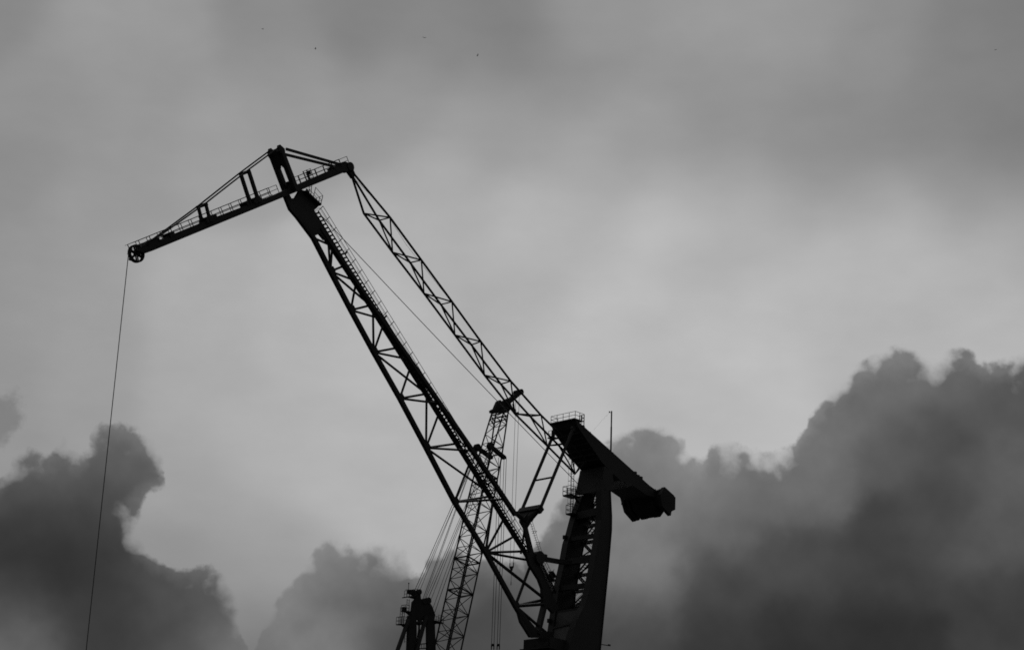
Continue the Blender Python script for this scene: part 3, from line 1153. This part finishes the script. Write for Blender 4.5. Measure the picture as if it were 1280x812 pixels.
for a, b, v, h_, sk in (((506, 746), (519, 744.2), .8, 1.35, (0.2, .9)), ((504, 763.5), (512, 764.5), .6, 1.3, (0, .6)), ((498, 779.7), (507, 780.5), .7, 1.5, (0, 1)), ((541, 775.5), (551.5, 778.5), .7, 1.35, (.35, 1))):
    p, q = on2(*a, 0), on2(*b, 0)
    m = MB(); m.bar(p, q, 2 * v, .2)
    mm = on2((a[0] + b[0]) / 2, (a[1] + b[1]) / 2 + 1.6, 0)
    m.prism([p.lerp(q, .2), q, q - Z * .7], V2 * .12) if a[0] < 520 else m.prism([p.lerp(q, .8), p, p - Z * .8], V2 * .12)
    lan2 = mk2(m, 'landing', RUST, gan)
    m = MB()
    p1, q1 = p.lerp(q, sk[0]), p.lerp(q, sk[1])
    for s in (-v, v):
        m.rail([p1 + V2 * s, q1 + V2 * s], Z, h_, .7, .04, .045)
    e = p1 if a[0] < 520 else q1
    m.rail([e - V2 * v, e + V2 * v], Z, h_, .8, .04, .045)
    mk2(m, 'railing', RUST, lan2)
m = MB()
for (x, y0, y1) in ((509.5, 748, 764), (501, 758, 779), (503.5, 764, 779), (506.8, 782, 803)):
    p = on2(x, y1, 0); q = on2(x, y0, 0); q = Vector((p.x, p.y, q.z))
    for s in (-.3, .3):
        m.tube(p + U2 * s, q + U2 * s, .055, 5)
    n = int((q - p).length / .5)
    for k in range(n):
        c = p.lerp(q, (k + .5) / n)
        m.tube(c - U2 * .3, c + U2 * .3, .035, 5)
mk2(m, 'ladder', RUST, gan)
m = MB()
p = on2(510.3, 742, 0)
m.tube(p, p + Z * 2.35, .06, 6); m.disc(p + Z * 2.2, Z, .12, .25, 8)
m.box(on2(513, 739.5, 0), U2 * .5, V2 * .4, Z * .4)
m.bar(on2(507, 736.4, 0), on2(519, 736.7, 0), .1, .08)
mk2(m, 'mast_light', RUST, gan)
m = MB()
m.box(on2(505, 761.3, 0), U2 * .35, V2 * .3, Z * .5)
mk2(m, 'control_box', RUST, gan)

# boom stays
m = MB()
stays = [((519, 736), (597.5, 558), -1.92), ((521.5, 736.8), (599, 559.5), -1.92), ((524.5, 738.2), (596.5, 561), -1.92), ((528, 750), (597, 560.5), -1.92), ((530.5, 748.5), (598.2, 558.8), -1.92),
         ((532, 748), (613.5, 557), 1.92), ((535, 748), (614.5, 558), 1.92), ((537.5, 752), (613, 559.5), 1.92), ((541, 760), (612.5, 560.3), 1.92), ((543, 766), (615, 558.5), 1.92)]
for k, (a, b, v) in enumerate(stays):
    p, q = on2(*a, v * .45), on2(*b, v)
    m.tube(p, q, .05 if k % 3 else .065, 5)
mk2(m, 'stay_ropes', ROPE)

# hoist ropes : four to the main block, two to the small hook
m = MB()
blk = []
for x, y, v in ((623.3, 571.5, 1.7), (626.3, 571.5, 1.9), (630.2, 571.5, 1.9), (633, 571.5, 2.1)):
    p = on2(x, y, v)
    q = on2(x - 8.4, 806, v)
    m.tube(p, Vector((p.x, p.y, q.z - 8)), .06, 5)
    blk.append(Vector((p.x, p.y, q.z)))
mk2(m, 'hoist_rope', ROPE)
for a, b in ((0, 1), (2, 3)):
    m = MB()
    p, q = blk[a], blk[b]
    m.bar(p, q, .5, .35); m.tube(p + Z * .1, p - Z * .8, .12, 6); m.tube(q + Z * .1, q - Z * .8, .12, 6)
    c = p.lerp(q, .5); m.bar(p + Z * .2, q + Z * .2, .3, .25)
    mk2(m, 'rope_spreader', RUST)
m = MB()
ah = []
for x in (645.0, 649.2):
    p = on2(x, 492, .2 if x > 647 else -.2)
    q = on2(x, 706, 0)
    m.tube(p, Vector((p.x, p.y, q.z)), .042, 5)
    ah.append(Vector((p.x, p.y, q.z)))
mk2(m, 'whip_rope', ROPE)
m = MB()
c = ah[0].lerp(ah[1], .5)
e = (ah[1] - ah[0]) / 2
for s in (-1, 1):
    m.bar(c + e * s + Z * .2, c + e * (s * 1.05) - Z * .75, .2, .2)
    m.bar(c + e * s - Z * .65, c - Z * 1.35, .25, .25)
m.prism([c - e * .8 - Z * .5, c + e * .8 - Z * .5, c + e * .35 - Z * 1.5, c - e * .35 - Z * 1.5], V2 * .15)
m.tube(c - Z * 1.3, c - Z * 2.0, .12, 8)
m.tube(c - Z * 1.9, c - Z * 4.2, .05, 6); m.tube(c - Z * 3.9, c - Z * 4.6, .09, 6)
mk2(m, 'whip_hook', RUST)
# the pontoon it stands on
m = MB()
cb = Vector((base2.x, base2.y, 0))
hull = [(-30, -1), (34, -1), (38, 3), (38, 4.2), (-32, 4.2), (-32, .5)]
m.prism([cb + U2 * a + Z * z for a, z in hull], V2 * 11)
mk2(m, 'pontoon', RUST)
zz = on2(510, 850, 0).z
m = MB()
m.prism([cb + U2 * a + Z * z for a, z in ((-6, 4.2), (7, 4.2), (7, zz + 1.0), (-6, zz + 1.0))], V2 * 4.5)
m.bar(on2(548, 846, 0) - Z * 1, foot2 - Z * .2, 2.4, 1.2)
mk2(m, 'machinery_house', RUST)

# ------------------------------------------------------------------ gulls
def gull(x, y, dist, yaw, roll, flap, label):
    p = CAM + sight(x, y) * dist
    m = MB()
    bm = m.bm
    fw = Vector((math.cos(yaw), math.sin(yaw), 0)); sd_ = Vector((-math.sin(yaw), math.cos(yaw), 0))
    n = 8
    prof = [(-.26, .01), (-.18, .05), (-.05, .085), (.08, .08), (.17, .05), (.22, .045), (.27, .012)]
    rings = []
    for t, r in prof:
        rings.append([bm.verts.new(fw * t + sd_ * (r * math.cos(2 * math.pi * k / n)) + Z * (r * .9 * math.sin(2 * math.pi * k / n))) for k in range(n)])
    for a, b in zip(rings, rings[1:]):
        for k in range(n):
            m._face([a[k], a[(k + 1) % n], b[(k + 1) % n], b[k]])
    m._face(rings[0][::-1]); m._face(rings[-1])
    for s in (-1, 1):
        w_ = [(.05, 0.10, -.10), (.30, .15, -.06), (.55, .08, -.08), (.72, -.05, -.12)]
        up = lambda d: Z * (.35 * flap * d - .25 * flap * d * d + s * roll * d)
        lead = [fw * b + sd_ * (s * d) + up(d) for d, b, c in w_]
        trail = [fw * c + sd_ * (s * d) + up(d) for d, b, c in w_]
        m.prism(lead + trail[::-1], Z * .012)
    m.prism([fw * -.22 + sd_ * .03, fw * -.22 - sd_ * .03, fw * -.40 - sd_ * .09, fw * -.40 + sd_ * .09], Z * .01)
    for v in bm.verts:
        v.co += p
    o = bpy.data.objects.new('gull', None)
    COL.objects.link(o); o.location = p
    body = m.build('gull', FEATHER, None, None)
    bpy.data.objects.remove(o)
    body.location = p
    for v in body.data.vertices:
        v.co -= p
    body['label'] = label; body['category'] = 'bird'; body['group'] = 'gulls far up in the sky'
    return body


gull(328.5, 36.5, 522, .3, .5, 1.2, 'tiny far gull, leftmost of the five specks high in the sky')
gull(394.3, 61, 530, .1, .0, .5, 'tiny far gull with level wings, nearest above the crane peak')
gull(530.3, 47.3, 565, 1.2, .25, .9, 'tiny faint gull between two others, high right of the crane peak')
gull(597, 69.3, 548, .2, -.15, .7, 'tiny far gull, lowest speck, wings spread above the top centre')
gull(1244.5, 62.5, 565, 2.2, -.5, .8, 'tiny lone gull near the upper right corner of the sky')

# ------------------------------------------------------------------ water and quay
m = MB()
a = 9000.0
vs = [m.bm.verts.new(Vector(c)) for c in ((-a, -a, 0), (a, -a, 0), (a, a, 0), (-a, a, 0))]
m._face(vs)
wtr = m.build('water', WATER); wtr['kind'] = 'structure'
m = MB()
c = at_uz(0, 1.0)
m.box(c - U * 8, U * 20, V * 70, Z * 1.2)
m.box(c + U * 11.6 + Z * 1.35, U * .3, V * 70, Z * .15)
for s in (-6.0, 6.0):
    pass
q = m.build('quay', QUAY); q['kind'] = 'structure'
m = MB()
c = Vector((0, -6, 0))
m.box(Vector((0, -20, .7)), Vector((60, 0, 0)), Vector((0, 24, 0)), Vector((0, 0, .7)))
q = m.build('pavement', QUAY); q['kind'] = 'structure'
